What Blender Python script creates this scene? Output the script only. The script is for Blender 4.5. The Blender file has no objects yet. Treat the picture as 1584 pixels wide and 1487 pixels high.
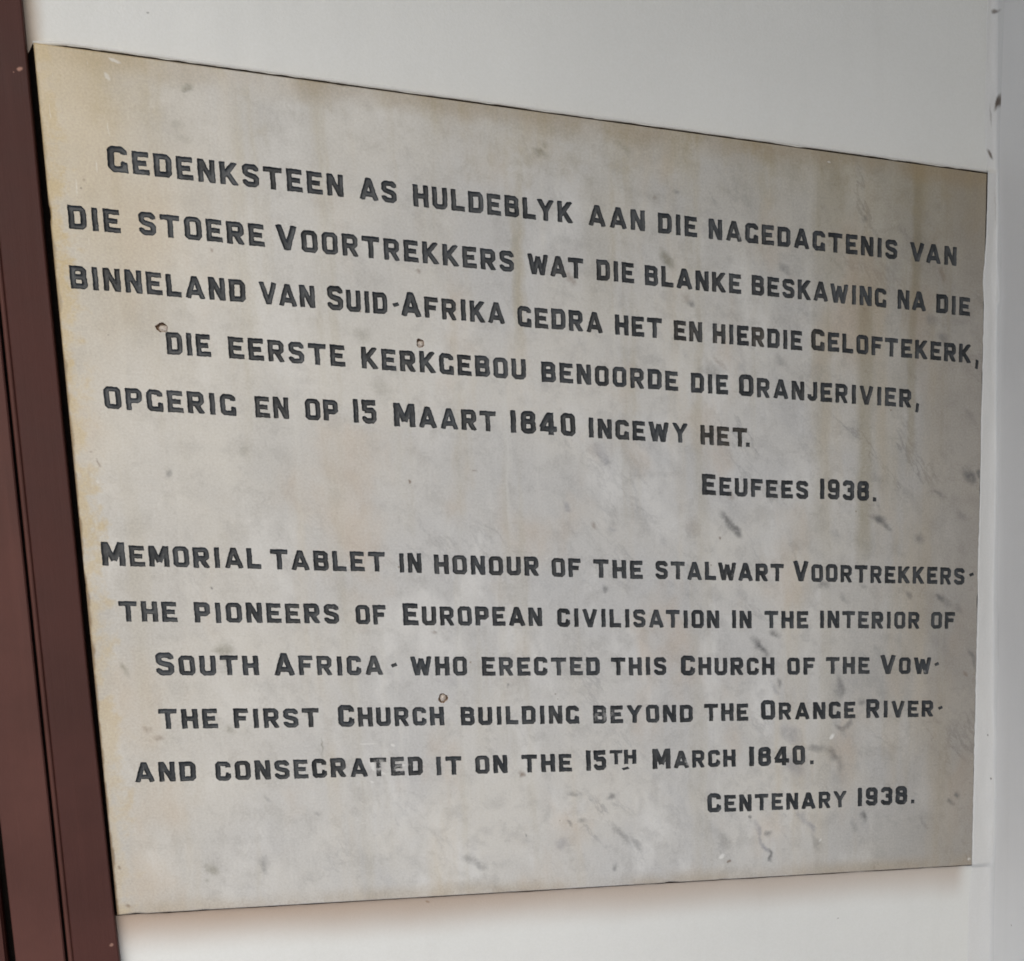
import bpy, math, random, time
import numpy as np
from mathutils import Vector, Matrix, geometry, noise as mnoise

random.seed(7)
rng = np.random.default_rng(11)
scene = bpy.context.scene
COL = scene.collection

# ------------------------------------------------------------------ camera
cam_data = bpy.data.cameras.new("camera")
cam = bpy.data.objects.new("camera", cam_data)
COL.objects.link(cam)
R = ((0.8999481342327256, 0.05450023416568482, -0.432577253409055),
     (-0.43373054494289354, 0.2129419689549923, -0.8755190073557009),
     (0.044397861148673196, 0.9755436650060604, 0.21527514392508604))
M = Matrix(R).to_4x4()
M.translation = Vector((0.25845, -2.04383, 0.49410))
cam.matrix_world = M
cam_data.sensor_width = 36
cam_data.sensor_fit = 'HORIZONTAL'
cam_data.lens = 56.6425
cam_data.shift_x = -0.62058
cam_data.shift_y = 0.37090
cam_data.clip_start = 0.05
cam_data.clip_end = 500
cam_data.dof.use_dof = False
scene.camera = cam

# ------------------------------------------------------------------ light: open shade on a porch
SUN_EL, SUN_AZ = math.radians(36), math.radians(-15)     # az measured from -Y (straight out of the wall) towards +X
sun_dir = Vector((math.sin(SUN_AZ)*math.cos(SUN_EL), -math.cos(SUN_AZ)*math.cos(SUN_EL), math.sin(SUN_EL)))
world = bpy.data.worlds.new("World")
scene.world = world
world.use_nodes = True
wn = world.node_tree.nodes
wl = world.node_tree.links
wn.clear()
sky = wn.new('ShaderNodeTexSky')
sky.sky_type = 'NISHITA'
sky.sun_disc = False
sky.sun_elevation = SUN_EL
sky.sun_rotation = math.atan2(sun_dir.x, sun_dir.y)
sky.air_density = 1.0
sky.dust_density = 1.0
sky.ozone_density = 1.0
bg = wn.new('ShaderNodeBackground')
bg.inputs['Strength'].default_value = 0.05
wo = wn.new('ShaderNodeOutputWorld')
wl.new(sky.outputs[0], bg.inputs['Color'])
wl.new(bg.outputs[0], wo.inputs['Surface'])

sd = bpy.data.lights.new("sun", 'SUN')
sd.energy = 3.85
sd.angle = math.radians(75)
sd.color = (1.0, 0.96, 0.90)
sun = bpy.data.objects.new("sun", sd)
COL.objects.link(sun)
sun.rotation_euler = (-sun_dir).to_track_quat('-Z', 'Y').to_euler()

scene.view_settings.view_transform = 'Standard'
scene.view_settings.look = 'None'
scene.view_settings.gamma = 1
scene.view_settings.exposure = 0.12
scene.cycles.max_bounces = 8
scene.cycles.diffuse_bounces = 4
scene.cycles.caustics_reflective = False
scene.cycles.caustics_refractive = False
scene.cycles.filter_width = 1.75

# ------------------------------------------------------------------ helpers
def mesh_obj(name, verts, faces, mat, parent=None, smooth=False):
    me = bpy.data.meshes.new(name)
    me.from_pydata([tuple(v) for v in verts], [], faces)
    me.update()
    if smooth:
        me.polygons.foreach_set('use_smooth', [True]*len(me.polygons))
    if mat is not None:
        me.materials.append(mat)
    o = bpy.data.objects.new(name, me)
    COL.objects.link(o)
    if parent is not None:
        o.parent = parent
    return o

def empty(name, loc=(0, 0, 0)):
    o = bpy.data.objects.new(name, None)
    o.empty_display_size = 0.05
    o.location = loc
    COL.objects.link(o)
    return o

class NT:
    def __init__(self, name):
        self.mat = bpy.data.materials.new(name)
        self.mat.use_nodes = True
        self.t = self.mat.node_tree
        self.n = self.t.nodes
        self.l = self.t.links
        self.b = self.n['Principled BSDF']
    def _in(self, sock, v):
        if v is None:
            return
        if isinstance(v, bpy.types.NodeSocket):
            self.l.new(v, sock)
        elif isinstance(v, (tuple, list)) and len(v) == 3 and sock.type == 'RGBA':
            sock.default_value = (*v, 1)
        else:
            sock.default_value = v
    def math(self, op, a, b=None, clamp=False):
        x = self.n.new('ShaderNodeMath'); x.operation = op; x.use_clamp = clamp
        self._in(x.inputs[0], a)
        if b is not None: self._in(x.inputs[1], b)
        return x.outputs[0]
    def noise(self, vec, scale, detail=4, rough=0.55, dist=0.0, out=0):
        x = self.n.new('ShaderNodeTexNoise')
        x.inputs['Scale'].default_value = scale
        x.inputs['Detail'].default_value = detail
        x.inputs['Roughness'].default_value = rough
        x.inputs['Distortion'].default_value = dist
        self.l.new(vec, x.inputs['Vector'])
        return x.outputs[out]
    def voronoi(self, vec, scale):
        x = self.n.new('ShaderNodeTexVoronoi')
        x.inputs['Scale'].default_value = scale
        self.l.new(vec, x.inputs['Vector'])
        return x
    def mapping(self, vec, loc=(0, 0, 0), rot=(0, 0, 0), scale=(1, 1, 1), typ='POINT'):
        x = self.n.new('ShaderNodeMapping'); x.vector_type = typ
        x.inputs['Location'].default_value = loc
        x.inputs['Rotation'].default_value = rot
        x.inputs['Scale'].default_value = scale
        self.l.new(vec, x.inputs['Vector'])
        return x.outputs[0]
    def rng(self, v, a, b, c=0.0, d=1.0, smooth=True):
        x = self.n.new('ShaderNodeMapRange')
        x.interpolation_type = 'SMOOTHSTEP' if smooth else 'LINEAR'
        x.clamp = True
        self._in(x.inputs[0], v)
        for i, k in zip((1, 2, 3, 4), (a, b, c, d)):
            self._in(x.inputs[i], k)
        return x.outputs[0]
    def mix(self, fac, a, b, mode='MIX'):
        x = self.n.new('ShaderNodeMix'); x.data_type = 'RGBA'; x.blend_type = mode
        self._in(x.inputs[0], fac); self._in(x.inputs[6], a); self._in(x.inputs[7], b)
        return x.outputs[2]
    def coords(self, local=True):
        if local:
            return self.n.new('ShaderNodeTexCoord').outputs['Object']
        return self.n.new('ShaderNodeNewGeometry').outputs['Position']
    def sep(self, v):
        x = self.n.new('ShaderNodeSeparateXYZ'); self.l.new(v, x.inputs[0]); return x.outputs
    def aniso(self, vec, ang, scale, loc=(0, 0, 0)):
        return self.mapping(self.mapping(vec, (0, 0, 0), (0, ang, 0)), loc, (0, 0, 0), scale)
    def length(self, v):
        x = self.n.new('ShaderNodeVectorMath'); x.operation = 'LENGTH'; self.l.new(v, x.inputs[0]); return x.outputs['Value']
    def warp(self, vec, scale, amount, detail=3):
        nz = self.noise(vec, scale, detail, 0.6, out=1)
        s = self.n.new('ShaderNodeVectorMath'); s.operation = 'SUBTRACT'
        self.l.new(nz, s.inputs[0]); s.inputs[1].default_value = (.5, .5, .5)
        m = self.n.new('ShaderNodeVectorMath'); m.operation = 'MULTIPLY_ADD'
        self.l.new(s.outputs[0], m.inputs[0]); m.inputs[1].default_value = (amount,)*3
        self.l.new(vec, m.inputs[2])
        return m.outputs[0]
    def bump(self, h, strength, dist, prev=None):
        x = self.n.new('ShaderNodeBump')
        x.inputs['Strength'].default_value = strength
        x.inputs['Distance'].default_value = dist
        self.l.new(h, x.inputs['Height'])
        if prev is not None: self.l.new(prev, x.inputs['Normal'])
        return x.outputs[0]
    def finish(self, color, rough, normal=None, spec=0.5):
        self._in(self.b.inputs['Base Color'], color)
        self._in(self.b.inputs['Roughness'], rough)
        self.b.inputs['Specular IOR Level'].default_value = spec
        if normal is not None: self.l.new(normal, self.b.inputs['Normal'])
        return self.mat
    def spots(self, vec, items):
        """soft elongated marks: (x, z, half length, half width, angle, strength)"""
        acc = None
        for (x, z, hl, hw, an, st) in items:
            m = self.mapping(vec, (x, 0, z), (0, -an, 0), (hl, 1000.0, hw), 'TEXTURE')
            v = self.rng(self.length(m), 0.25, 1.05, st, 0.0)
            acc = v if acc is None else self.math('MAXIMUM', acc, v)
        return acc

# word, left, right, baseline height (m), 1 = large initial, 2 = numerals
WORDS = (
("GEDENKSTEEN",0.0545,0.2691,0.7784,1),
("AS",0.2846,0.3209,0.7782,0),
("HULDEBLYK",0.3374,0.5026,0.7772,0),
("AAN",0.5197,0.5822,0.7776,0),
("DIE",0.5970,0.6413,0.7773,0),
("NAGEDAGTENIS",0.6547,0.8845,0.7774,0),
("VAN",0.9009,0.9617,0.7776,0),
("DIE",0.0159,0.0605,0.7192,0),
("STOERE",0.0770,0.1907,0.7198,0),
("VOORTREKKERS",0.2017,0.4381,0.7186,1),
("WAT",0.4527,0.5127,0.7183,0),
("DIE",0.5272,0.5686,0.7189,0),
("BLANKE",0.5807,0.6920,0.7183,0),
("BESKAWING",0.7045,0.8710,0.7191,0),
("NA",0.8854,0.9222,0.7191,0),
("DIE",0.9361,0.9810,0.7187,0),
("BINNELAND",0.0125,0.1692,0.6614,0),
("VAN",0.1824,0.2350,0.6615,0),
("SUID",0.2471,0.3057,0.6612,1),
("AFRIKA",0.3195,0.4263,0.6613,1),
("GEDRA",0.4398,0.5322,0.6603,0),
("HET",0.5460,0.5989,0.6601,0),
("EN",0.6126,0.6456,0.6597,0),
("HIERDIE",0.6580,0.7655,0.6598,0),
("GELOFTEKERK",0.7766,0.9832,0.6612,1),
("DIE",0.0929,0.1330,0.6029,0),
("EERSTE",0.1494,0.2608,0.6028,0),
("KERKGEBOU",0.2769,0.4466,0.6022,0),
("BENOORDE",0.4633,0.6163,0.6016,0),
("DIE",0.6316,0.6752,0.6013,0),
("ORANJERIVIER",0.6884,0.9049,0.6010,1),
("OPGERIG",0.0324,0.1525,0.5439,0),
("EN",0.1705,0.2026,0.5437,0),
("OP",0.2186,0.2507,0.5441,0),
("15",0.2659,0.2888,0.5436,2),
("MAART",0.3064,0.4122,0.5426,1),
("1840",0.4280,0.4986,0.5427,2),
("INGEWY",0.5135,0.6268,0.5418,0),
("HET",0.6418,0.6974,0.5413,0),
("EEUFEES",0.6427,0.7726,0.4821,1),
("1938",0.7878,0.8505,0.4828,2),
("MEMORIAL",0.0174,0.1655,0.3819,1),
("TABLET",0.1749,0.2890,0.3816,0),
("IN",0.3039,0.3268,0.3811,0),
("HONOUR",0.3400,0.4527,0.3804,0),
("OF",0.4671,0.4996,0.3799,0),
("THE",0.5141,0.5708,0.3795,0),
("STALWART",0.5859,0.7418,0.3797,0),
("VOORTREKKERS",0.7537,0.9806,0.3804,1),
("THE",0.0284,0.0817,0.3233,0),
("PIONEERS",0.0981,0.2388,0.3228,0),
("OF",0.2560,0.2870,0.3224,0),
("EUROPEAN",0.3046,0.4544,0.3217,1),
("CIVILISATION",0.4714,0.6612,0.3210,0),
("IN",0.6771,0.7011,0.3211,0),
("THE",0.7172,0.7727,0.3216,0),
("INTERIOR",0.7880,0.9198,0.3222,0),
("OF",0.9354,0.9685,0.3227,0),
("SOUTH",0.0578,0.1556,0.2650,1),
("AFRICA",0.1706,0.2805,0.2646,1),
("WHO",0.3097,0.3697,0.2639,0),
("ERECTED",0.3859,0.5180,0.2633,0),
("THIS",0.5313,0.5963,0.2630,0),
("CHURCH",0.6139,0.7293,0.2627,1),
("OF",0.7457,0.7813,0.2629,0),
("THE",0.7955,0.8530,0.2634,0),
("VOW",0.8674,0.9364,0.2630,1),
("THE",0.0561,0.1119,0.2066,0),
("FIRST",0.1275,0.2121,0.2060,0),
("CHURCH",0.2316,0.3423,0.2055,1),
("BUILDING",0.3604,0.4924,0.2050,0),
("BEYOND",0.5088,0.6272,0.2045,0),
("THE",0.6412,0.6959,0.2049,0),
("ORANGE",0.7120,0.8344,0.2055,1),
("RIVER",0.8489,0.9405,0.2059,1),
("AND",0.0288,0.0868,0.1481,0),
("CONSECRATED",0.1058,0.3167,0.1474,0),
("IT",0.3315,0.3589,0.1463,0),
("ON",0.3739,0.4093,0.1467,0),
("THE",0.4254,0.4824,0.1465,0),
("15",0.4992,0.5223,0.1469,2),
("MARCH",0.5775,0.6794,0.1466,1),
("1840",0.6968,0.7684,0.1464,2),
("CENTENARY",0.6435,0.8234,0.0882,1),
("1938",0.8384,0.9058,0.0888,2),
)
SPOTS = (
(0.1308,0.8667,0.0060,0.0034,-0.01,0.75,'g'), (0.1190,0.8311,0.0078,0.0048,0.92,0.35,'g'), (0.1238,0.8181,0.0091,0.0050,-0.40,0.25,'g'), (0.4678,0.8513,0.0086,0.0033,-0.36,0.60,'g'),
(0.4755,0.8577,0.0056,0.0033,-0.44,0.40,'g'), (0.4717,0.8464,0.0102,0.0026,-0.07,0.35,'g'), (0.5605,0.8631,0.0153,0.0034,-0.61,0.30,'g'), (0.6072,0.7503,0.0124,0.0070,-0.79,0.75,'g'),
(0.6323,0.7022,0.0059,0.0047,-0.73,0.70,'d'), (0.6264,0.7089,0.0070,0.0047,-1.09,0.30,'b'), (0.6538,0.6266,0.0188,0.0080,-0.23,0.40,'d'), (0.6647,0.6386,0.0139,0.0036,-0.86,0.35,'b'),
(0.7409,0.6444,0.0174,0.0036,-0.82,0.30,'d'), (0.7453,0.7510,0.0132,0.0048,-0.64,0.45,'d'), (0.4979,0.7168,0.0087,0.0044,-1.23,0.50,'b'), (0.9346,0.8430,0.0114,0.0039,-1.33,0.20,'g'),
(0.9427,0.7651,0.0104,0.0039,-1.43,0.40,'b'), (0.9467,0.6876,0.0122,0.0063,-0.54,0.55,'d'), (0.9292,0.7096,0.0093,0.0075,-0.59,0.35,'d'), (0.8423,0.8206,0.0041,0.0036,-0.46,0.50,'d'),
(0.6174,0.8240,0.0037,0.0034,-0.49,0.50,'d'), (0.5932,0.8162,0.0028,0.0029,-0.72,0.40,'b'), (0.5266,0.5243,0.0121,0.0069,-0.92,0.40,'v'), (0.5307,0.5141,0.0053,0.0034,-0.63,0.40,'v'),
(0.4857,0.4616,0.0075,0.0046,-0.80,0.50,'v'), (0.5177,0.4418,0.0061,0.0034,-0.80,0.55,'b'), (0.5353,0.4379,0.0063,0.0035,-0.53,0.35,'v'), (0.6725,0.4519,0.0147,0.0048,-0.88,0.75,'d'),
(0.6825,0.4398,0.0115,0.0048,-0.92,0.80,'d'), (0.6620,0.5520,0.0137,0.0029,-1.41,0.55,'b'), (0.6775,0.4815,0.0072,0.0036,-1.25,0.50,'b'), (0.8642,0.4596,0.0124,0.0062,-0.37,0.85,'d'),
(0.8745,0.4518,0.0087,0.0038,-0.74,0.60,'d'), (0.9178,0.4385,0.0099,0.0064,-0.64,0.55,'d'), (0.9431,0.4960,0.0136,0.0037,-0.23,0.45,'d'), (0.9850,0.5192,0.0143,0.0079,-0.84,0.80,'d'),
(0.9982,0.5247,0.0064,0.0039,-0.56,0.80,'d'), (0.9754,0.4677,0.0083,0.0064,-0.61,0.40,'d'), (0.6628,0.4313,0.0024,0.0018,-0.77,0.90,'b'), (0.6296,0.4434,0.0144,0.0070,-1.26,0.20,'b'),
(0.7084,0.3019,0.0138,0.0049,-0.91,0.80,'d'), (0.7149,0.2946,0.0115,0.0049,-1.02,0.55,'d'), (0.7304,0.3158,0.0078,0.0049,-0.67,0.70,'d'), (0.7940,0.3758,0.0094,0.0049,-0.38,0.50,'d'),
(0.8183,0.3607,0.0105,0.0038,-0.76,0.35,'d'), (0.8436,0.3751,0.0073,0.0037,-0.51,0.35,'d'), (0.9031,0.3654,0.0056,0.0039,-1.07,0.50,'d'), (0.9462,0.3653,0.0084,0.0039,-0.63,0.75,'d'),
(0.9571,0.3570,0.0148,0.0039,-0.74,0.35,'d'), (0.9733,0.3505,0.0085,0.0052,-0.63,0.35,'d'), (0.9918,0.2883,0.0077,0.0040,-0.99,0.60,'d'), (0.9833,0.2625,0.0048,0.0033,-0.95,0.60,'b'),
(0.9967,0.2754,0.0095,0.0041,-1.26,0.50,'d'), (0.7350,0.2513,0.0072,0.0037,-1.04,0.60,'d'), (0.7309,0.2431,0.0132,0.0037,-0.86,0.35,'v'), (0.8145,0.2491,0.0156,0.0044,-1.32,0.55,'d'),
(0.8120,0.2390,0.0090,0.0050,-0.78,0.40,'d'), (0.8429,0.2278,0.0065,0.0051,-0.64,0.60,'d'), (0.8155,0.1927,0.0119,0.0044,-0.86,0.60,'d'), (0.8250,0.1967,0.0109,0.0039,0.94,0.55,'d'),
(0.8062,0.1581,0.0138,0.0063,-0.73,0.60,'d'), (0.7824,0.1672,0.0155,0.0051,-0.19,0.50,'d'), (0.7554,0.1451,0.0254,0.0124,-0.80,0.50,'v'), (0.7513,0.1872,0.0218,0.0099,-0.96,0.40,'v'),
(0.8149,0.1433,0.0132,0.0051,-1.37,0.35,'d'), (0.8465,0.0748,0.0097,0.0045,-1.29,0.75,'d'), (0.9747,0.1005,0.0070,0.0039,-0.64,0.80,'d'), (0.9666,0.0901,0.0059,0.0040,-0.78,0.60,'d'),
(0.6968,0.0771,0.0040,0.0038,-0.37,0.20,'d'), (0.7066,0.0622,0.0163,0.0037,-1.27,0.50,'v'), (0.7148,0.0405,0.0134,0.0037,-1.09,0.70,'v'), (0.7230,0.0272,0.0124,0.0031,-1.27,0.80,'d'),
(0.7199,0.0590,0.0055,0.0037,-0.82,0.60,'d'), (0.6637,0.0516,0.0163,0.0073,-0.94,0.40,'d'), (0.7637,0.0793,0.0299,0.0050,-0.93,0.35,'v'), (0.7773,0.0640,0.0093,0.0038,-0.81,0.50,'v'),
(0.7824,0.0456,0.0167,0.0032,-1.26,0.35,'d'), (0.5371,0.0662,0.0240,0.0035,-0.85,0.40,'d'), (0.5562,0.0529,0.0156,0.0030,-0.85,0.45,'d'), (0.4853,0.1187,0.0093,0.0036,-0.30,0.45,'d'),
(0.5268,0.1131,0.0059,0.0036,-0.71,0.70,'d'), (0.4918,0.0838,0.0071,0.0030,-0.31,0.50,'d'), (0.4782,0.0820,0.0051,0.0024,-0.54,0.50,'d'), (0.4669,0.0574,0.0093,0.0071,-0.60,0.40,'v'),
(0.5299,0.0237,0.0052,0.0035,-0.86,0.55,'d'), (0.3652,0.0428,0.0124,0.0058,-0.56,0.40,'d'), (0.3750,0.0359,0.0084,0.0035,-0.50,0.40,'d'), (0.1225,0.2934,0.0108,0.0073,-0.76,0.60,'g'),
(0.1247,0.2813,0.0111,0.0039,-1.30,0.30,'g'), (0.0959,0.0466,0.0101,0.0050,-1.15,0.50,'g'), (0.0888,0.0343,0.0053,0.0030,-1.07,0.30,'g'), (0.0269,0.2724,0.0083,0.0029,-1.08,0.50,'g'),
(0.1460,0.0475,0.0123,0.0040,-1.23,0.40,'d'), (0.1226,0.2038,0.0077,0.0043,-0.62,0.40,'g'), (0.0832,0.4813,0.0072,0.0028,-1.33,0.60,'d'), (0.1572,0.5060,0.0058,0.0042,-0.73,0.30,'g'),
(0.2790,0.6378,0.0095,0.0075,-0.48,0.35,'g'), (0.2954,0.5830,0.0123,0.0106,-0.94,0.25,'g'), (0.0325,0.7677,0.0017,0.0019,-0.83,0.60,'b'), (0.3184,0.4820,0.0025,0.0019,-0.98,0.90,'b'),
(0.3866,0.4989,0.0021,0.0022,-0.81,0.60,'b'), (0.1160,0.3594,0.0024,0.0020,-1.03,0.80,'d'), (0.0172,0.4992,0.0027,0.0020,-0.75,0.60,'b'), (0.0232,0.4883,0.0031,0.0014,-1.22,0.60,'b'),
(0.1407,0.7127,0.0032,0.0020,-1.05,0.70,'b'), (0.3401,0.7097,0.0034,0.0021,-1.01,0.60,'b'), (0.1549,0.1265,0.0062,0.0031,-1.15,0.35,'d'), (0.2033,0.1073,0.0051,0.0023,-0.31,0.35,'d'),
(0.0445,0.2053,0.0047,0.0031,-0.77,0.40,'b'), (0.0553,0.1966,0.0047,0.0031,-0.77,0.40,'b'), (0.0123,0.0095,0.0043,0.0021,-0.62,0.60,'b'), (0.0067,0.0540,0.0039,0.0022,-0.49,0.60,'b'),
(0.4256,0.1446,0.0039,0.0028,-1.17,0.70,'b'), (0.2124,0.1835,0.0123,0.0012,-1.55,0.60,'g'), (0.4138,0.2513,0.0028,0.0022,-0.99,0.60,'d'), (0.3360,0.3139,0.0022,0.0022,-0.85,0.60,'b'),
(0.6960,0.0822,0.0027,0.0018,-0.82,0.80,'d'), (0.5275,0.3669,0.0047,0.0035,-0.81,0.60,'d'), (0.6700,0.0250,0.0027,0.0018,-0.84,0.80,'b'), (0.4280,0.0690,0.0025,0.0017,-0.87,0.80,'d'),
(0.8036,0.1827,0.0071,0.0032,0.77,1.00,'w'), (0.6602,0.0306,0.0069,0.0032,0.77,1.00,'w'), (0.2631,0.1604,0.0109,0.0036,-1.24,0.80,'w'), (0.2936,0.1602,0.0103,0.0017,-0.14,0.60,'w'),
(0.2610,0.1853,0.0161,0.0014,-0.02,0.50,'w'), (0.2866,0.1832,0.0038,0.0022,-0.67,0.70,'w'), (0.2728,0.1517,0.0088,0.0023,-0.43,0.60,'w'), (0.0685,0.8844,0.0080,0.0024,-0.45,0.55,'w'),
(0.0600,0.8687,0.0069,0.0029,-1.01,0.45,'w'), (0.2620,0.1407,0.0032,0.0017,-0.40,0.70,'w'), (0.7876,0.0454,0.0046,0.0020,0.97,0.60,'w'), (0.0205,0.4690,0.0025,0.0020,-0.88,0.50,'w'),
(0.0577,0.8187,0.0110,0.0009,-1.59,0.35,'w'), (0.0252,0.7595,0.0129,0.0009,-1.59,0.40,'w'), (0.0436,0.7814,0.0083,0.0009,-1.55,0.40,'w'),
(.9950,.0085,.0045,.0028,.35,.75,'w'), (.9915,.0150,.0012,.0160,.0,.35,'b'), (.7986,.8790,.0035,.0012,-.3,.8,'w'), (.9755,.8350,.0012,.0200,.0,.25,'g'),
)
SLAB_H = 0.891          # slab 1.000 m wide, 0.891 m high; front face in the plane Y = 0
WALL_Y = 0.006          # painted wall lies 6 mm behind the slab face

# ------------------------------------------------------------------ materials
def white_paint(name, tint, marks=(), stain_shade=False, brushed=.2):
    m = NT(name)
    p = m.coords(False)
    a = m.noise(p, 3.2, 3, 0.5)
    c = m.mix(m.rng(a, .3, .7), tuple(v*0.955 for v in tint), tint)
    c = m.mix(m.math('MULTIPLY', m.rng(m.noise(m.mapping(p, scale=(26, 26, 5)), 1.0, 4, .6), .52, .75), .07), c, (.55, .54, .5))
    # fine specks of dirt
    sp = m.voronoi(m.warp(p, 40, .01), 17).outputs['Distance']
    pick = m.noise(p, 9, 1)
    c = m.mix(m.math('MULTIPLY', m.rng(sp, .018, .035, 1, 0), m.rng(pick, .56, .6)), c, (.22, .17, .12))
    gr = m.noise(p, 430, 2, .7)
    c = m.mix(.10, c, m.mix(m.rng(gr, .25, .75, 0, 1, False), (.1, .1, .1), (.9, .9, .9)), 'OVERLAY')
    if marks:
        c = m.mix(m.spots(m.warp(p, 130, .004), marks), c, (.13, .1, .08))
    if stain_shade:
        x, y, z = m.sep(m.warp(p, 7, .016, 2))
        below = m.rng(z, -0.056, -0.002, 0.0, 1.0, True)  # brown stain and soft contact shade under the slab, both painted in
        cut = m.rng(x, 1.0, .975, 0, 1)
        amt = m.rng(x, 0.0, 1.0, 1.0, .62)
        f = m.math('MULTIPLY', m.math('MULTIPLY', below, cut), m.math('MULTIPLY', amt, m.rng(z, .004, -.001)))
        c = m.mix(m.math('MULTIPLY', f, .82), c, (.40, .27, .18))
        # faint rusty run next to the timber frame
        f2 = m.math('MULTIPLY', m.rng(x, .012, -.005), m.rng(z, .86, .89))
        c = m.mix(m.math('MULTIPLY', f2, .55), c, (.45, .27, .12))
    h1 = m.noise(p, 7, 3, .5)
    h2 = m.noise(m.mapping(p, scale=(60, 60, 9)), 1.0, 4, .6)
    h3 = m.noise(p, 420, 3, .6)
    n = m.bump(h1, .5, .004)
    n = m.bump(h2, brushed, .0008, n)
    n = m.bump(h3, .5, .0005, n)
    return m.finish(c, m.rng(h2, .3, .7, .42, .58), n, .4)

def marble():
    m = NT("veined_marble")
    p = m.coords(False)
    w = m.warp(p, 5, .05)
    wf = m.warp(p, 22, .012)
    x, y, z = m.sep(p)
    xw, yw, zw = m.sep(wf)
    a = m.noise(w, 4.3, 5, .55)
    b = m.noise(m.mapping(w, (3, 1, 7)), 9, 5, .6)
    c = m.mix(m.rng(a, .36, .64), (.60, .594, .59), (.69, .668, .63))
    c = m.mix(m.math('MULTIPLY', m.rng(b, .45, .70), .5), c, (.53, .525, .52))
    milk = m.noise(m.mapping(w, (7, 3, 9), (0, .35, 0), (15, 15, 7)), 1.0, 5, .6)
    c = m.mix(m.math('MULTIPLY', m.rng(milk, .49, .68), .66), c, (.78, .77, .755))
    fm = m.noise(m.warp(p, 30, .02), 34, 5, .68)
    c = m.mix(m.math('MULTIPLY', m.rng(fm, .47, .66), .30), c, (.36, .35, .34))
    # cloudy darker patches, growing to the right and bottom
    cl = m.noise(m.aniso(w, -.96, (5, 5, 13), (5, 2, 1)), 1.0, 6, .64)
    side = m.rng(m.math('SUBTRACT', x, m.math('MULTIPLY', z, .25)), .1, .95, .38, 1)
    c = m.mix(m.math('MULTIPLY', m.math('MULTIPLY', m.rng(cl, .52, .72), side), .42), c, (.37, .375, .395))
    # thin diagonal veins
    v = m.noise(m.aniso(m.warp(p, 12, .03), -.96, (2.6, 2.6, 9), (1, 0, 2)), 1.0, 7, .64)
    vein = m.rng(m.math('ABSOLUTE', m.math('SUBTRACT', v, .5)), 0.0, .016, 1, 0)
    v2 = m.noise(m.aniso(wf, -.85, (9, 9, 24), (4, 0, 7)), 1.0, 5, .62)
    vein2 = m.rng(m.math('ABSOLUTE', m.math('SUBTRACT', v2, .48)), 0.0, .03, 1, 0)
    vm2 = m.math('MULTIPLY', m.rng(m.noise(m.aniso(p, -.96, (7, 7, 13), (2, 0, 3)), 1.0, 3), .54, .66), side)
    smg = m.noise(m.aniso(wf, -.9, (16, 16, 40), (8, 0, 1)), 1.0, 5, .6)
    c = m.mix(m.math('MULTIPLY', m.math('MULTIPLY', m.rng(smg, .60, .72), side), .38), c, (.24, .24, .255))
    vmask = m.math('MULTIPLY', m.rng(m.noise(p, 6.5, 3), .52, .68), side)
    c = m.mix(m.math('MULTIPLY', m.math('MULTIPLY', vein, vmask), .50), c, (.22, .22, .235))
    c = m.mix(m.math('MULTIPLY', m.math('MULTIPLY', vein2, vm2), .28), c, (.22, .215, .22))
    # pinkish and ochre blotches
    q = m.noise(m.mapping(w, (9, 4, 3), (0, 0, 0), (10, 10, 5)), 1.0, 4, .55)
    c = m.mix(m.math('MULTIPLY', m.rng(q, .52, .72), .55), c, (.60, .49, .385))
    # vertical run-off streaks
    st = m.noise(m.mapping(wf, (2, 0, 0), (0, 0, 0), (26, 26, 1.6)), 1.0, 4, .6)
    up = m.rng(z, .30, .85, .42, 1)
    cr = m.noise(m.mapping(wf, (5, 0, 2), (0, 0, 0), (10, 10, 1.1)), 1.0, 4, .62)
    c = m.mix(m.math('MULTIPLY', m.rng(cr, .53, .68), .42), c, (.66, .565, .42))
    c = m.mix(m.math('MULTIPLY', m.math('MULTIPLY', m.rng(st, .53, .70), up), .55), c, (.49, .44, .335))
    st2 = m.noise(m.mapping(wf, (12, 0, 5), (0, 0, 0), (60, 60, 2.2)), 1.0, 3, .6)
    c = m.mix(m.math('MULTIPLY', m.rng(st2, .55, .72), .34), c, (.74, .73, .70))
    # olive streaks at the upper right (below the top edge)
    for (sx, sw, z0, z1, am) in ((.845, .012, .42, .70, .42), (.905, .007, .56, .72, .40), (.79, .014, .45, .66, .18),
                                 (.875, .02, .50, .60, .15), (.44, .006, .66, .75, .35), (.91, .007, .74, .86, .45), (.80, .02, .74, .86, .25),
                                 (.355, .02, .70, .80, .12), (.53, .02, .68, .80, .16)):
        f = m.rng(m.math('ABSOLUTE', m.math('SUBTRACT', xw, sx)), sw*.3, sw*1.25, 1, 0)
        g = m.math('MULTIPLY', m.rng(zw, z0-.05, z0+.03), m.rng(zw, z1, z1+.07, 1, 0))
        c = m.mix(m.math('MULTIPLY', m.math('MULTIPLY', f, g), am), c, (.37, .315, .19))
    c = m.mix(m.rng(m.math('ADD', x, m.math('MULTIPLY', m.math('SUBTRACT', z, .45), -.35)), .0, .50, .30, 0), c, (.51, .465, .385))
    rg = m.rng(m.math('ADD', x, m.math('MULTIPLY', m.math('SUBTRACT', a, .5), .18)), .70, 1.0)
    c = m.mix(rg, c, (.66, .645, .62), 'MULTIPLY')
    # grime gathering at the top right and right margin
    tr = m.math('MULTIPLY', m.rng(m.math('ADD', z, m.math('MULTIPLY', a, .12)), .62, .96), m.rng(x, .38, .95, .08, 1))
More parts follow.
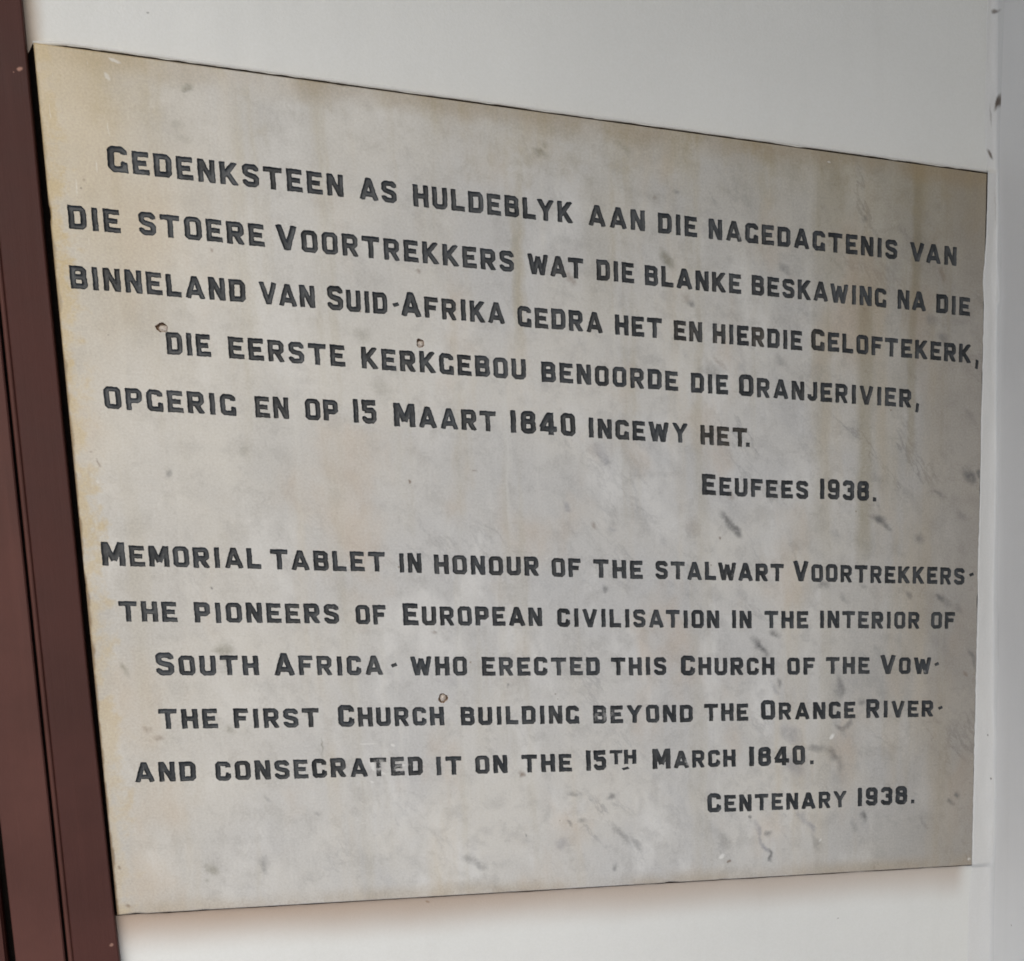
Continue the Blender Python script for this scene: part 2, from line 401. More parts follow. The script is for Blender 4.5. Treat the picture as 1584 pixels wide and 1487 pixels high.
    tb = m.math('MULTIPLY', m.rng(m.math('ADD', zw, m.math('MULTIPLY', m.math('SUBTRACT', m.math('ADD', q, m.math('MULTIPLY', m.math('SUBTRACT', fm, .5), .6)), .5), .34)), .81, .92), m.rng(st, .38, .62, .15, .60))
    c = m.mix(tb, c, (.50, .435, .30))
    c = m.mix(tr, c, (.76, .725, .64), 'MULTIPLY')
    rr = m.rng(m.math('ADD', x, m.math('MULTIPLY', a, .06)), .90, 1.04)
    c = m.mix(m.math('MULTIPLY', rr, .4), c, (.33, .29, .25))
    # top and bottom edge brown line
    te = m.math('MULTIPLY', m.rng(m.math('ADD', zw, m.math('MULTIPLY', m.math('SUBTRACT', b, .5), .035)), .862, .889), m.rng(b, .3, .6, .35, 1))
    c = m.mix(m.math('MULTIPLY', te, .5), c, (.34, .25, .14))
    be = m.math('MULTIPLY', m.rng(zw, .022, .001), m.rng(b, .35, .6, .2, 1))
    c = m.mix(m.math('MULTIPLY', be, .5), c, (.40, .31, .20))
    # yellowed left edge
    le = m.rng(m.math('ADD', xw, m.math('MULTIPLY', m.math('SUBTRACT', fm, .5), .12)), -.004, .024, 1, 0)
    c = m.mix(m.math('MULTIPLY', le, m.math('MULTIPLY', m.rng(z, 0, .8, .40, .9), m.rng(b, .3, .6, .65, 1))), c, (.56, .42, .20))
    c = m.mix(m.rng(xw, .0005, .0030, .75, 0), c, (.16, .085, .035))
    lu = m.math('MULTIPLY', m.rng(m.math('ADD', xw, m.math('MULTIPLY', a, .1)), .05, .26, 1, 0), m.rng(z, .45, .85, .12, .85))
    c = m.mix(m.math('MULTIPLY', m.math('MULTIPLY', lu, m.rng(q, .3, .6, .4, 1)), .82), c, (.55, .43, .245))
    # pale scratches top left
    sc = m.noise(m.mapping(p, (0, 0, 0), (0, 0, 0), (260, 260, 26)), 1.0, 3, .65)
    c = m.mix(m.math('MULTIPLY', m.math('MULTIPLY', m.rng(sc, .66, .74), m.rng(x, .06, .16, 1, 0)), m.math('MULTIPLY', m.rng(z, .5, .75), .5)), c, (.74, .70, .62))
    # individual marks seen on the stone
    at = m.n.new('ShaderNodeAttribute'); at.attribute_name = "natural_marks"
    k = m.rng(m.noise(m.warp(p, 60, .01), 190, 4, .7), .30, .55, .62, 1)
    al = m.math('MULTIPLY', at.outputs['Alpha'], k)
    pm = m.mix(1.0, at.outputs['Color'], k, 'MULTIPLY')
    c = m.mix(al, c, (0, 0, 0))
    c = m.mix(1.0, c, pm, 'ADD')
    # crystalline grain and dust specks
    gr = m.noise(p, 430, 3, .75)
    c = m.mix(.30, c, m.mix(m.rng(gr, .25, .75, 0, 1, False), (.2, .2, .2), (.8, .8, .8)), 'OVERLAY')
    vo = m.voronoi(p, 38).outputs['Distance']
    c = m.mix(m.math('MULTIPLY', m.rng(vo, .025, .06, .7, 0), m.rng(m.noise(p, 14, 1), .56, .60)), c, (.25, .2, .15))
    c = m.mix(1.0, c, (.955, .95, .93), 'MULTIPLY')
    n = m.bump(m.noise(p, 5, 2), .35, .003)
    n = m.bump(m.noise(p, 300, 4, .6), .18, .0004, n)
    m.b.inputs['Subsurface Weight'].default_value = 0.0
    return m.finish(c, m.rng(b, .3, .7, .24, .38), n, .5)

def letter_paint():
    m = NT("dark_letter_paint")
    p = m.coords(False)
    oi = m.n.new('ShaderNodeObjectInfo')
    a = m.noise(p, 75, 4, .6)
    b = m.noise(p, 330, 3, .65)
    base = m.mix(m.rng(a, .32, .68), (.013, .0155, .018), (.038, .043, .048))
    base = m.mix(.85, base, oi.outputs['Color'], 'MULTIPLY')
    fade = m.noise(p, 20, 3, .6)
    base = m.mix(m.math('MULTIPLY', m.rng(fade, .48, .68), .55), base, (.085, .091, .096))
    # dust and worn paint where the stone shows through
    worn = m.math('MULTIPLY', m.rng(b, .60, .70), m.rng(m.noise(p, 24, 3), .50, .64))
    base = m.mix(m.math('MULTIPLY', worn, .38), base, (.36, .36, .35))
    wx = m.spots(m.warp(p, 90, .006, 2), ((.2700, .1590, .011, .008, 1.1, .9), (.2920, .1560, .009, .008, 0, .55), (.3000, .160, .006, .004, 0, .6),
                                   (.5260, .2150, .010, .010, 0, .5), (.5130, .2130, .008, .008, 0, .35), (.0705, .7930, .007, .004, 0, .9),
                                   (.6190, .1530, .004, .005, .3, .8), (.4840, .3815, .0022, .0022, 0, .9), (.6930, .7845, .003, .006, -.5, .5),
                                   (.8400, .3210, .002, .002, 0, .5), (.9280, .2660, .003, .004, .5, .4)))
    base = m.mix(m.math('MULTIPLY', wx, m.rng(b, .42, .55)), base, (.55, .54, .52))
    n = m.bump(b, .5, .0005)
    return m.finish(base, m.rng(a, .3, .7, .55, .38), n, .45)

def brown_paint(name, col):
    m = NT(name)
    p = m.coords(False)
    a = m.noise(m.mapping(p, scale=(90, 90, 3)), 1.0, 5, .6)
    b = m.noise(p, 6, 4, .6)
    c = m.mix(m.rng(b, .3, .7), tuple(v*.85 for v in col), tuple(v*1.12 for v in col))
    c = m.mix(m.math('MULTIPLY', m.rng(a, .55, .75), .22), c, tuple(v*1.5 for v in col))
    vo = m.voronoi(m.warp(p, 60, .008), 30).outputs['Distance']
    chips = m.math('MULTIPLY', m.rng(vo, .03, .07, 1, 0), m.rng(m.noise(p, 11, 1), .60, .63))
    c = m.mix(m.math('MULTIPLY', chips, .6), c, (.42, .25, .19))
    chips2 = m.spots(m.warp(p, 150, .004), ((-.0125, .8637, .0035, .0022, .5, .8), (-.018, .8600, .001, .001, 0, .6), (-.011, 1.02, .003, .001, 0, .5)))
    c = m.mix(chips2, c, (.50, .27, .20))
    n = m.bump(a, .7, .0008)
    n = m.bump(m.noise(p, 8, 2), .3, .003, n)
    n = m.bump(m.noise(p, 500, 3, .6), .3, .0003, n)
    return m.finish(c, m.rng(b, .3, .7, .46, .6), n, .17)

def plain(name, col, rough=.8, var=.2, scale=60):
    m = NT(name)
    p = m.coords(False)
    a = m.noise(p, scale, 4, .6)
    c = m.mix(m.rng(a, .3, .7), tuple(v*(1-var) for v in col), tuple(v*(1+var) for v in col))
    return m.finish(c, rough, m.bump(a, .3, .001), .3)

WALL_MARKS = ((.1002, .9349, .0018, .0014, 0, .5), (.3146, -.0073, .0040, .0018, -.5, .8), (.8138, -.0635, .002, .001, .3, .6),
              (1.0010, .9350, .0015, .012, 0, .25), (1.0040, .9600, .0015, .009, .1, .25))
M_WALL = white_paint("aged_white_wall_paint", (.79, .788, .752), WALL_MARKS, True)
M_SIDE = white_paint("side_wall_paint", (.82, .81, .79),
                     ())
M_FILL = white_paint("thick_plaster_paint", (.74, .735, .715), ((1.0115, .9757, .0032, .0125, -.2, 1.0), (1.0050, .9152, .003, .009, .5, .9), (1.0065, 1.0801, .005, .004, 0, .8), (1.0045, .9600, .0016, .016, .1, .35), (1.0125, .8500, .0016, .03, .05, .2),
                                                              (1.0235, .1200, .0015, .0022, 0, .8), (1.0180, .1800, .0015, .002, .3, .7)), False, 1.0)
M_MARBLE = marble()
M_LETTER = letter_paint()
M_BROWN = brown_paint("brown_frame_paint", (.070, .026, .021))
M_BROWN2 = brown_paint("brown_lit_paint", (.096, .039, .031))  # lighter frame brown: bead highlight and better-lit board put into the colour
M_DARK = plain("dark_joint_shade", (.010, .008, .007), .9)  # near-black colour standing in for the shade inside the gaps
M_DARK.node_tree.nodes["Principled BSDF"].inputs["Specular IOR Level"].default_value = 0.02
M_GRIME = plain("brown_joint_grime", (.20, .15, .11), .9, .5, 90)
M_HOLE = plain("rusty_hole_rim", (.27, .18, .12), .8, .5, 400)
M_PLUG = plain("pale_plug_filler", (.60, .53, .46), .7, .25, 500)
M_CEIL = plain("warm_bounce_ceiling", (.74, .64, .50), .8, .05, 8)  # cream picked for warm bounce from the added ceiling
M_FLOOR = plain("blue_bounce_floor", (.18, .25, .41), .8, .1, 8)  # blue picked for cool bounce from the added floor

# ------------------------------------------------------------------ large structure
def corner_x(z):
    return 1.0305 - .0165*z + .0022*mnoise.noise(Vector((z*4.1, .3, 0))) + .0008*mnoise.noise(Vector((z*17, 2.3, 0)))

def cdt_fill(loops, pts=()):
    vs, fs = [], []
    for lp in loops:
        b0 = len(vs)
        vs += [Vector((q[0], q[1])) for q in lp]
        fs.append(list(range(b0, b0+len(lp))))
    vs += [Vector((q[0], q[1])) for q in pts]
    ov, oe, of, _, _, _ = geometry.delaunay_2d_cdt(vs, [], fs, 2, 1e-7)
    return ov, of

# front wall: one sheet with the pocket the tablet sits in
HX0, HX1, HZ0, HZ1 = -.0075, 1.0035, -.0020, SLAB_H+.0026
def jag(a, b, n, amp, seed, axis):
    out = []
    for i in range(n):
        t = i/n
        q = [a[0]+(b[0]-a[0])*t, a[1]+(b[1]-a[1])*t]
        if i:
            q[axis] += amp*(mnoise.noise(Vector((t*22, seed, 0)))*1.2 + .7*mnoise.noise(Vector((t*85, seed+5, 0))))
        out.append(tuple(q))
    return out
hole = (jag((HX0, HZ0), (HX1, HZ0), 240, .0007, 1, 1) + jag((HX1, HZ0), (HX1, HZ1), 40, .0003, 2, 0) +
        jag((HX1, HZ1), (-.0002, HZ1), 240, .0009, 3, 1) + [(-.0002, HZ1-.0006), (-.0045, .8835)] + jag((HX0, .8790), (HX0, HZ0), 20, .0, 4, 0))
zs = np.linspace(-.8, 2.18, 94)
outer = [(-.06, -.8)] + [(corner_x(z)+.004, z) for z in zs] + [(-.06, 2.18)]
ov, of = cdt_fill([outer, hole])
verts = [Vector((v.x, WALL_Y, v.y)) for v in ov]
faces = [tuple(f) for f in of]
# make every face look towards the viewer (-Y)
def orient(verts, faces):
    out = []
    for f in faces:
        a, b, c = (verts[i] for i in f[:3])
        nrm = (b-a).cross(c-a)
        out.append(tuple(f) if nrm.y < 0 else tuple(reversed(f)))
    return out
faces = orient(verts, faces)
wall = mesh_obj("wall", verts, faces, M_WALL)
wall['label'] = "white painted wall that the marble tablet is set into"
wall['category'] = "wall"
wall['kind'] = "thing"
# pocket behind the tablet (dark dirty joint)
b0 = len(hole)
pv = [Vector((x, WALL_Y+.0002, z)) for x, z in hole] + [Vector((x, .05, z)) for x, z in hole]
pf = [(i, (i+1) % b0, b0+(i+1) % b0, b0+i) for i in range(b0)]
pv += [Vector((HX0-.01, .05, HZ0-.01)), Vector((HX1+.01, .05, HZ0-.01)), Vector((HX1+.01, .05, HZ1+.01)), Vector((HX0-.01, .05, HZ1+.01))]
pf.append((2*b0, 2*b0+1, 2*b0+2, 2*b0+3))
mesh_obj("wall_pocket", pv, pf, M_GRIME, wall)

# side wall coming forward at the right
SIDE_L = 2.6
sv, sf = [], []
ny = 40
ys = [WALL_Y+.002 - SIDE_L*(i/ny)**2 for i in range(ny+1)]
for z in zs:
    for y in ys:
        sv.append(Vector((corner_x(z) + .0015*mnoise.noise(Vector((y*9, z*5, 0))), y, z)))
for i in range(len(zs)-1):
    for j in range(ny):
        a = i*(ny+1)+j
        sf.append((a, a+ny+1, a+ny+2, a+1))
# give the wall its thickness: outer skin and ends
b0 = len(sv)
for z in (zs[0], zs[-1]):
    sv += [Vector((corner_x(z)+.22, WALL_Y+.002, z)), Vector((corner_x(z)+.22, ys[-1], z))]
nz = len(zs)
sf.append((b0, b0+1, b0+3, b0+2))
sf.append(tuple([i*(ny+1)+ny for i in range(nz)] + [b0+3, b0+1]))
side = mesh_obj("side_wall", sv, sf, M_SIDE, smooth=False)
for i in range((nz-1)*ny): side.data.polygons[i].use_smooth = True
side['label'] = "off-white side wall at the right edge, meeting the tablet's wall in a rough corner"
side['category'] = "wall"
side['kind'] = "thing"

# thick painted plaster smeared over the strip between tablet and corner
pz = np.linspace(-.25, 1.35, 520)
prof = [0, .03, .10, .25, .45, .65, .82, .92, 1.0, 1.06, 1.12]
fv, ff = [], []
for z in pz:
    cx = corner_x(z)
    if z < SLAB_H+.004 and z > -.003:
        x0 = 1.0012 - .0018 - .0014*max(0, mnoise.noise(Vector((z*11, 7, 0)))) - .0011*abs(mnoise.noise(Vector((z*60, 9, 0))))
        x0 += .0014*float(np.interp(z, (.76, .84), (0, 1)))
        if .735 < z < .79: x0 -= .0012*math.sin((z-.735)/.055*math.pi)**2
        y0 = -.0016
    else:
        d = min(abs(z-SLAB_H-.004), abs(z+.003))
        x0 = 1.0012 - .004*min(1, d/.05)
        y0 = WALL_Y-.0002
    for t in prof:
        x = x0 + (cx-x0)*min(t, 1)
        lump = mnoise.noise(Vector((x*60, z*9, 3)))*.0013 + mnoise.noise(Vector((x*220, z*22, 8)))*.0011
        if t < .999:
            base = (y0)*(1-t)**.6 + (WALL_Y-.0045)*t
            if t == 0: base = (y0+.0012) if y0 < 0 else WALL_Y+.0008
            ridge = -.0030*math.exp(-((t-.9)/.10)**2)*(.6+.9*abs(mnoise.noise(Vector((z*14, 1, 4)))))
            y = base + lump*min(1, t*6) + ridge
        else:
            k = (t-1)/.12
            y = WALL_Y-.008 - k*.012
            x = cx - .0012*(1-k) + .0006*k + abs(lump)*(-.4)*(1-k)
        fv.append(Vector((x, y, z)))
npf = len(prof)
for i in range(len(pz)-1):
    for j in range(npf-1):
        a = i*npf+j
        ff.append((a, a+1, a+npf+1, a+npf))
mesh_obj("corner_plaster", fv, ff, M_FILL, wall, smooth=True)

# rounded lip of paint along the wall edge above the tablet
lv, lf = [], []
xs = np.linspace(-.001, 1.006, 420)
ang = np.linspace(0, math.pi, 7)
for x in xs:
    zc = SLAB_H + .0026 + .0016 + .0005*(mnoise.noise(Vector((x*22, 3, 0)))) + (.0 if x > .03 else (x-.03)*.12)
    r = .0015 + .0004*mnoise.noise(Vector((x*30, 5, 0)))
    for a in ang:
        lv.append(Vector((x, WALL_Y + .0006 - math.sin(a)*r*.9, zc + math.cos(a)*r*1.3 + .0004)))
for i in range(len(xs)-1):
    for j in range(6):
        a = i*7+j
        lf.append((a, a+7, a+8, a+1))
mesh_obj("paint_lip", lv, lf, M_FILL, wall, smooth=True)

# unseen floor, ceiling and front wall, added to bounce and block light
def slab_box(name, x0, x1, y0, y1, z0, z1, mat, parent=None, bev=0.0, n=1):
    v = [Vector((x, y, z)) for z in (z0, z1) for y in (y0, y1) for x in (x0, x1)]
    f = [(0, 2, 3, 1), (4, 5, 7, 6), (0, 1, 5, 4), (2, 6, 7, 3), (0, 4, 6, 2), (1, 3, 7, 5)]
    return mesh_obj(name, v, f, mat, parent)
fl = slab_box("unseen_bounce_floor", -6, 1.4, -5, .3, -1.25, -1.20, M_FLOOR)
fl['kind'] = 'structure'
ce = slab_box("unseen_shade_ceiling", -.75, 1.25, -2.8, .3, 2.2, 2.25, M_CEIL)
ce['kind'] = 'structure'
fw = slab_box("unseen_shade_wall", .42, 1.25, -2.8, -2.61, -1.2, 2.199, M_SIDE)
fw['kind'] = 'structure'

# ------------------------------------------------------------------ door frame at the left
frame = empty("door_frame", (-.05, 0, -.8))
frame['label'] = "brown painted timber door frame beside the tablet's left edge"
frame['category'] = "door frame"
frame['kind'] = "thing"
def edge_x(z):      # right edge of the frame
    return float(np.interp(z, (-.8, -.05, .03, .30, .47, .69, .90, 1.1), (.010, -.0013, -.0027, -.0051, -.0055, -.0063, -.0058, -.0050)))
def strip(name, profile, mat, z0=-.8, z1=2.0, n=60, top=None):
    """profile(z) -> list of (x, y) from left to right"""
    v, f = [], []
    zz = np.linspace(z0, z1, n)
    for z in zz:
        for (x, y) in profile(z):
            v.append(Vector((x+.05, y, z+.8)))
    k = len(profile(0))
    for i in range(n-1):
        for j in range(k-1):
            a = i*k+j
            f.append((a, a+1, a+k+1, a+k))
    f.append(tuple(range(k)))
    f.append(tuple(reversed([(n-1)*k+j for j in range(k)])))
    return mesh_obj(name, v, f, mat, frame)
wb = lambda z, s: .0004*mnoise.noise(Vector((z*6, s, 0)))
strip("board", lambda z: [(-.0440, .03), (-.0440, -.0026), (-.0430, -.0042), (edge_x(z)-.0012+wb(z, 1), -.0046), (edge_x(z)-.0003+wb(z, 1), -.0040), (edge_x(z)+wb(z, 1), -.0030), (edge_x(z), .03)], M_BROWN)
bead = [(-.0493, .02)] + [(-.0466+.0026*math.cos(a), -.0008-.0030*math.sin(a)) for a in np.linspace(math.pi, 0, 9)] + [(-.0440, .02)]
o = strip("bead", lambda z: [(x+wb(z, 4)*.5, y) for x, y in bead], M_BROWN2)
strip("board", lambda z: [(-.0978, .06), (-.0978+wb(z, 2), .0042), (-.0968+wb(z, 2), .0028), (-.0526+wb(z, 3), -.0058), (-.0514+wb(z, 3), -.0046), (-.0512, .02)], M_BROWN2)
strip("door_edge", lambda z: [(-.26, .08), (-.26, .030), (-.112, .030), (-.110, .034), (-.110, .08)], M_BROWN)
strip("joint", lambda z: [(-.0520, .03), (-.0520, .0045), (-.0480, .0045), (-.0480, .03)], M_DARK)
strip("joint", lambda z: [(-.1120, .06), (-.1120, .045), (-.0960, .045), (-.0960, .06)], M_DARK)
# near-black sheet painting in the shade between the frame and the stone
gv, gf = [], []
zz = np.linspace(.0, SLAB_H-.004, 160)
for i, z in enumerate(zz):
    d = .010 + .003*mnoise.noise(Vector((z*40, 3, 0)))
    gv += [Vector((-.0095+.05, d, z+.8)), Vector((.0012+.05, d+.002*mnoise.noise(Vector((z*90, 8, 0))), z+.8))]
    if i: gf.append((2*i-2, 2*i-1, 2*i+1, 2*i))
mesh_obj("joint_shade", gv, gf, M_DARK, frame)

# ------------------------------------------------------------------ glyphs cut from distance fields
H = .117         # half stroke in units of the cap height
def octo(x0, x1, y0=.1, y1=.9, c=.09):
    return [(x0, y0+c), (x0, y1-c), (x0+c, y1), (x1-c, y1), (x1, y1-c), (x1, y0+c), (x1-c, y0), (x0+c, y0), (x0, y0+c)]
def glyph(ch):
    w = dict(A=.86, B=.71, C=.70, D=.72, E=.68, F=.67, G=.70, H=.72, I=.224, J=.56, K=.76, L=.65, M=.90, N=.73, O=.72, P=.70, R=.74, S=.70,
             T=.80, U=.72, V=.82, W=1.06, Y=.84).get(ch, .66)
    if ch == '1': w = .224
    if ch == '4': w = .76
    if ch in '0893': w = .66
    if ch in '.': w = .26
    if ch in '-': w = .30
    if ch == ',': w = .24
    l, r, b, t = H, w-H, H, 1-H
    m = .5
    G = {
     'A': [[(H*.9, 0), (w/2, 1.0)], [(w-H*.9, 0), (w/2, 1.0)], [(.2, .27), (w-.2, .27)]],
     'B': [[(l, 0), (l, 1)], [(0, t), (r-.09, t), (r-.02, t-.07), (r-.02, .60), (r-.09, .52), (l, .52)], [(r-.09, .52), (r, .44), (r, .18), (r-.08, b), (0, b)]],
     'C': [[(r, .68), (r, t-.08), (r-.08, t), (l+.08, t), (l, t-.08), (l, b+.08), (l+.08, b), (r-.08, b), (r, b+.08), (r, .36)], [(r-.12, .33), (r, .30)]],
     'D': [[(l, 0), (l, 1)], [(0, t), (r-.09, t), (r, t-.09), (r, b+.09), (r-.09, b), (0, b)]],
     'E': [[(l, 0), (l, 1)], [(0, t), (w-.01, t)], [(l, .5), (w-.10, .5)], [(0, b), (w, b)]],
     'F': [[(l, 0), (l, 1)], [(0, t), (w, t)], [(l, .5), (w-.10, .5)]],
     'G': [[(r, .70), (r, t-.08), (r-.08, t), (l+.08, t), (l, t-.08), (l, b+.08), (l+.08, b), (r-.06, b), (r, b+.03)], [(r, 0), (r, .40)], [(r-.10, .33), (r, .31)]],
     'H': [[(l, 0), (l, 1)], [(r, 0), (r, 1)], [(l, .5), (r, .5)]],
     'I': [[(l, 0), (l, 1)]],
     'J': [[(r, 1), (r, b+.08), (r-.08, b), (l+.07, b), (l, b+.07), (l, .34)]],
     'K': [[(l, 0), (l, 1)], [(l+.02, .36), (r+.02, 1.02)], [(l+.16, .56), (r+.04, -.03)]],
     'L': [[(l, 0), (l, 1)], [(0, b), (w, b)]],
     'M': [[(l, 0), (l, 1)], [(r, 0), (r, 1)], [(l+.02, 1), (w/2, .22)], [(r-.02, 1), (w/2, .22)]],
     'N': [[(l, 0), (l, 1)], [(r, 0), (r, 1)], [(l+.02, .98), (r-.02, .02)]],
     'O': [octo(l, r)], '0': [octo(l, r)],
     'P': [[(l, 0), (l, 1)], [(0, t), (r-.09, t), (r, t-.09), (r, .52), (r-.08, .44), (l, .44)]],
     'R': [[(l, 0), (l, 1)], [(0, t), (r-.10, t), (r-.02, t-.08), (r-.02, .54), (r-.10, .46), (l, .46)], [(w/2, .46), (r+.01, -.02)]],
     'S': [[(r, .72), (r, t-.08), (r-.08, t), (l+.08, t), (l, t-.08), (l, .63), (l+.07, .55), (r-.07, .46), (r, .38), (r, b+.08), (r-.08, b), (l+.08, b), (l, b+.08), (l, .28)]],
     'T': [[(0, t), (w, t)], [(w/2, 0), (w/2, 1)]],
     'U': [[(l, 1), (l, b+.09), (l+.09, b), (r-.09, b), (r, b+.09), (r, 1)]],
     'V': [[(H*.9, 1), (w/2, 0)], [(w-H*.9, 1), (w/2, 0)]],
     'W': [[(H*.9, 1), (w*.30, 0)], [(w*.30, 0), (w*.5, .88)], [(w*.5, .88), (w*.70, 0)], [(w-H*.9, 1), (w*.70, 0)]],
     'Y': [[(H*.8, 1.02), (w/2, .46)], [(w-H*.8, 1.02), (w/2, .46)], [(w/2, 0), (w/2, .5)]],
     '1': [[(l, 0), (l, 1)]],
     '3': [[(l, .74), (l, t-.08), (l+.08, t), (r-.08, t), (r, t-.08), (r, .60), (r-.07, .52), (l+.17, .52)], [(r-.07, .52), (r, .44), (r, b+.08), (r-.08, b), (l+.08, b), (l, b+.08), (l, .26)]],
     '4': [[(.50, 0), (.50, 1)], [(.46, .98), (.07, .30)], [(.02, .26), (w, .26)]],
     '5': [[(w-.02, t), (l, t)], [(l, 1), (l, .52)], [(l, .56), (r-.08, .56), (r, .48), (r, b+.08), (r-.08, b), (l+.08, b), (l, b+.08), (l, .26)]],
     '8': [octo(l+.01, r-.01, .54, t, .08), octo(l, r, b, .54, .08)],
     '9': [octo(l, r, .46, t, .08), [(r, .6), (r, b+.08), (r-.08, b), (l+.08, b), (l, b+.08), (l, .25)]],
     '.': [[(.03, .13), (.23, .13)]],
     '-': [[(.03, .44), (.27, .54)]],
     ',': [[(.15, .14), (.13, .06), (.10, -.30)]],
    }[ch]
    return w, G

STEP = .02
def build_glyph(ch, seed):
    w, lines = glyph(ch)
    x0, x1 = -.14, w+.14
    y0, y1 = (-.5, 1.14) if ch == ',' else (-.14, 1.14)
    gx = np.arange(x0, x1+STEP, STEP); gy = np.arange(y0, y1+STEP, STEP)
    XX, YY = np.meshgrid(gx, gy)
    r_ = random.Random(seed)
    # slight hand-cut wobble
    ph = [r_.uniform(0, 6.28) for _ in range(8)]
    A = .0065
    PX = XX + A*(np.sin(YY*9+ph[0]) + .7*np.sin(YY*23+XX*11+ph[1]) + .5*np.sin(XX*37+YY*31+ph[2]))
    PY = YY + A*(np.sin(XX*10+ph[3]) + .7*np.sin(XX*25+YY*9+ph[4]) + .5*np.sin(YY*41+XX*29+ph[5]))
    hw = {'.': .115, '-': .085, ',': .085}.get(ch, H*(1+r_.uniform(-.06, .06)))
    D = np.full(XX.shape, 9.0)
    for pl in lines:
        n = len(pl)
        closed = pl[0] == pl[-1] and n > 3
        for i in range(n-1):
            (ax, ay), (bx, by) = pl[i], pl[i+1]
            L = math.hypot(bx-ax, by-ay); ux, uy = (bx-ax)/L, (by-ay)/L
            u = (PX-ax)*ux+(PY-ay)*uy; v = -(PX-ax)*uy+(PY-ay)*ux
            du = np.abs(u-L/2)-L/2; dv = np.abs(v)-hw
            box = np.where((du > 0) & (dv > 0), np.hypot(np.maximum(du, 0), np.maximum(dv, 0)), np.maximum(du, dv))
            D = np.minimum(D, box)
            if i or closed:
                D = np.minimum(D, np.hypot(PX-ax, PY-ay)-hw)
    if ch != ',':
        D = np.maximum(D, np.maximum(-PY, PY-1))
    D = D - .004
    # marching squares
    segs = {}
    ny_, nx_ = D.shape
    pts = {}
    def ept(i, j, d):      # edge from (i,j) towards d (0=x,1=y)
        k = (i, j, d)
        if k not in pts:
            a = D[i, j]; b = D[i, j+1] if d == 0 else D[i+1, j]
            t = min(max(a/(a-b), .02), .98)
            pts[k] = (gx[j]+t*STEP, gy[i]) if d == 0 else (gx[j], gy[i]+t*STEP)
        return k
    for i in range(ny_-1):
        row = D[i:i+2]
        cand = np.nonzero((row.min(0)[:-1] < 0) | (row.min(0)[1:] < 0))[0]
        for j in cand:
            c0, c1, c2, c3 = D[i, j] < 0, D[i, j+1] < 0, D[i+1, j+1] < 0, D[i+1, j] < 0
            code = c0 + 2*c1 + 4*c2 + 8*c3
            if code in (0, 15): continue
            e = (lambda: ept(i, j, 0), lambda: ept(i, j+1, 1), lambda: ept(i+1, j, 0), lambda: ept(i, j, 1))
            T = {1: [(0, 3)], 2: [(1, 0)], 4: [(2, 1)], 8: [(3, 2)], 3: [(1, 3)], 6: [(2, 0)], 12: [(3, 1)], 9: [(0, 2)],
                 7: [(2, 3)], 14: [(3, 0)], 13: [(0, 1)], 11: [(1, 2)], 5: [(0, 3), (2, 1)], 10: [(1, 0), (3, 2)]}[int(code)]
            for a, b in T:
                segs[e[a]()] = e[b]()
    loops = []
    left = dict(segs)
    while left:
        k0 = next(iter(left)); k = k0; lp = []
        while k in left:
            lp.append(pts[k]); k = left.pop(k)
        if len(lp) > 6: loops.append(lp)
    # drop nearly collinear points
    out = []
    for lp in loops:
        q = np.array(lp)
        def rdp(a, b, eps):
            if b <= a+1: return []
            p, s = q[a], q[b % len(q)]
            d = s-p; L = np.hypot(*d)
            seg = q[a+1:b]
            dist = np.abs((seg-p)@np.array([-d[1], d[0]]))/L if L > 1e-9 else np.hypot(*(seg-p).T)
            k = int(dist.argmax())
            if dist[k] > eps:
                k += a+1
                return rdp(a, k, eps)+[k]+rdp(k, b, eps)
            return []
        n = len(q); far = int(np.hypot(*(q-q[0]).T).argmax())
        idx = [0]+rdp(0, far, .0042)+[far]+rdp(far, n, .0042)
        out.append([tuple(q[i]) for i in idx])
    loops = out
    # interior points give the groove its rounded floor
    inner = []
    def samp(x, y):
        j = (x-gx[0])/STEP; i = (y-gy[0])/STEP
        j0, i0 = int(j), int(i); fj, fi = j-j0, i-i0
        return float(D[i0, j0]*(1-fi)*(1-fj)+D[i0, j0+1]*(1-fi)*fj+D[i0+1, j0]*fi*(1-fj)+D[i0+1, j0+1]*fi*fj)
    stp = 2
    for i in range(0, ny_, stp):
        for j in range(0, nx_, stp):
            if D[i, j] < -.022: inner.append((gx[j]+((i//stp) % 2)*.01, gy[i]))
    inner = [q for q in inner if samp(*q) < -.02]
    ov, of = cdt_fill(loops, inner)
    vv = []
    for v in ov:
        d = max(0.0, -samp(v.x, v.y))
        k = min(1.0, d/.055)
        depth = .070*(k*k*(3-2*k))
        vv.append(Vector((v.x, depth, v.y)))
    for n_ in range(len(vv)):       # contour points stay exactly on the surface
        if -samp(ov[n_].x, ov[n_].y) < .0105: vv[n_].y = 0.0
    fcs = orient(vv, [tuple(f) for f in of])
    me = bpy.data.meshes.new("letter_"+{'.': 'stop', '-': 'point', ',': 'comma'}.get(ch, ch.lower()))
    me.from_pydata(vv, [], fcs)
    me.polygons.foreach_set('use_smooth', [True]*len(me.polygons))
    me.materials.append(M_LETTER)
    me.update()
    return w, me, loops, vv, fcs

GC = {}
def get_glyph(ch):
    k = (ch, random.randrange(3) if ch in 'EADINRTOKHSC' else random.randrange(2))
    if k not in GC:
        GC[k] = build_glyph(ch, hash_seed(k))
    return GC[k]
def hash_seed(k):
    return ord(k[0])*31+k[1]*977

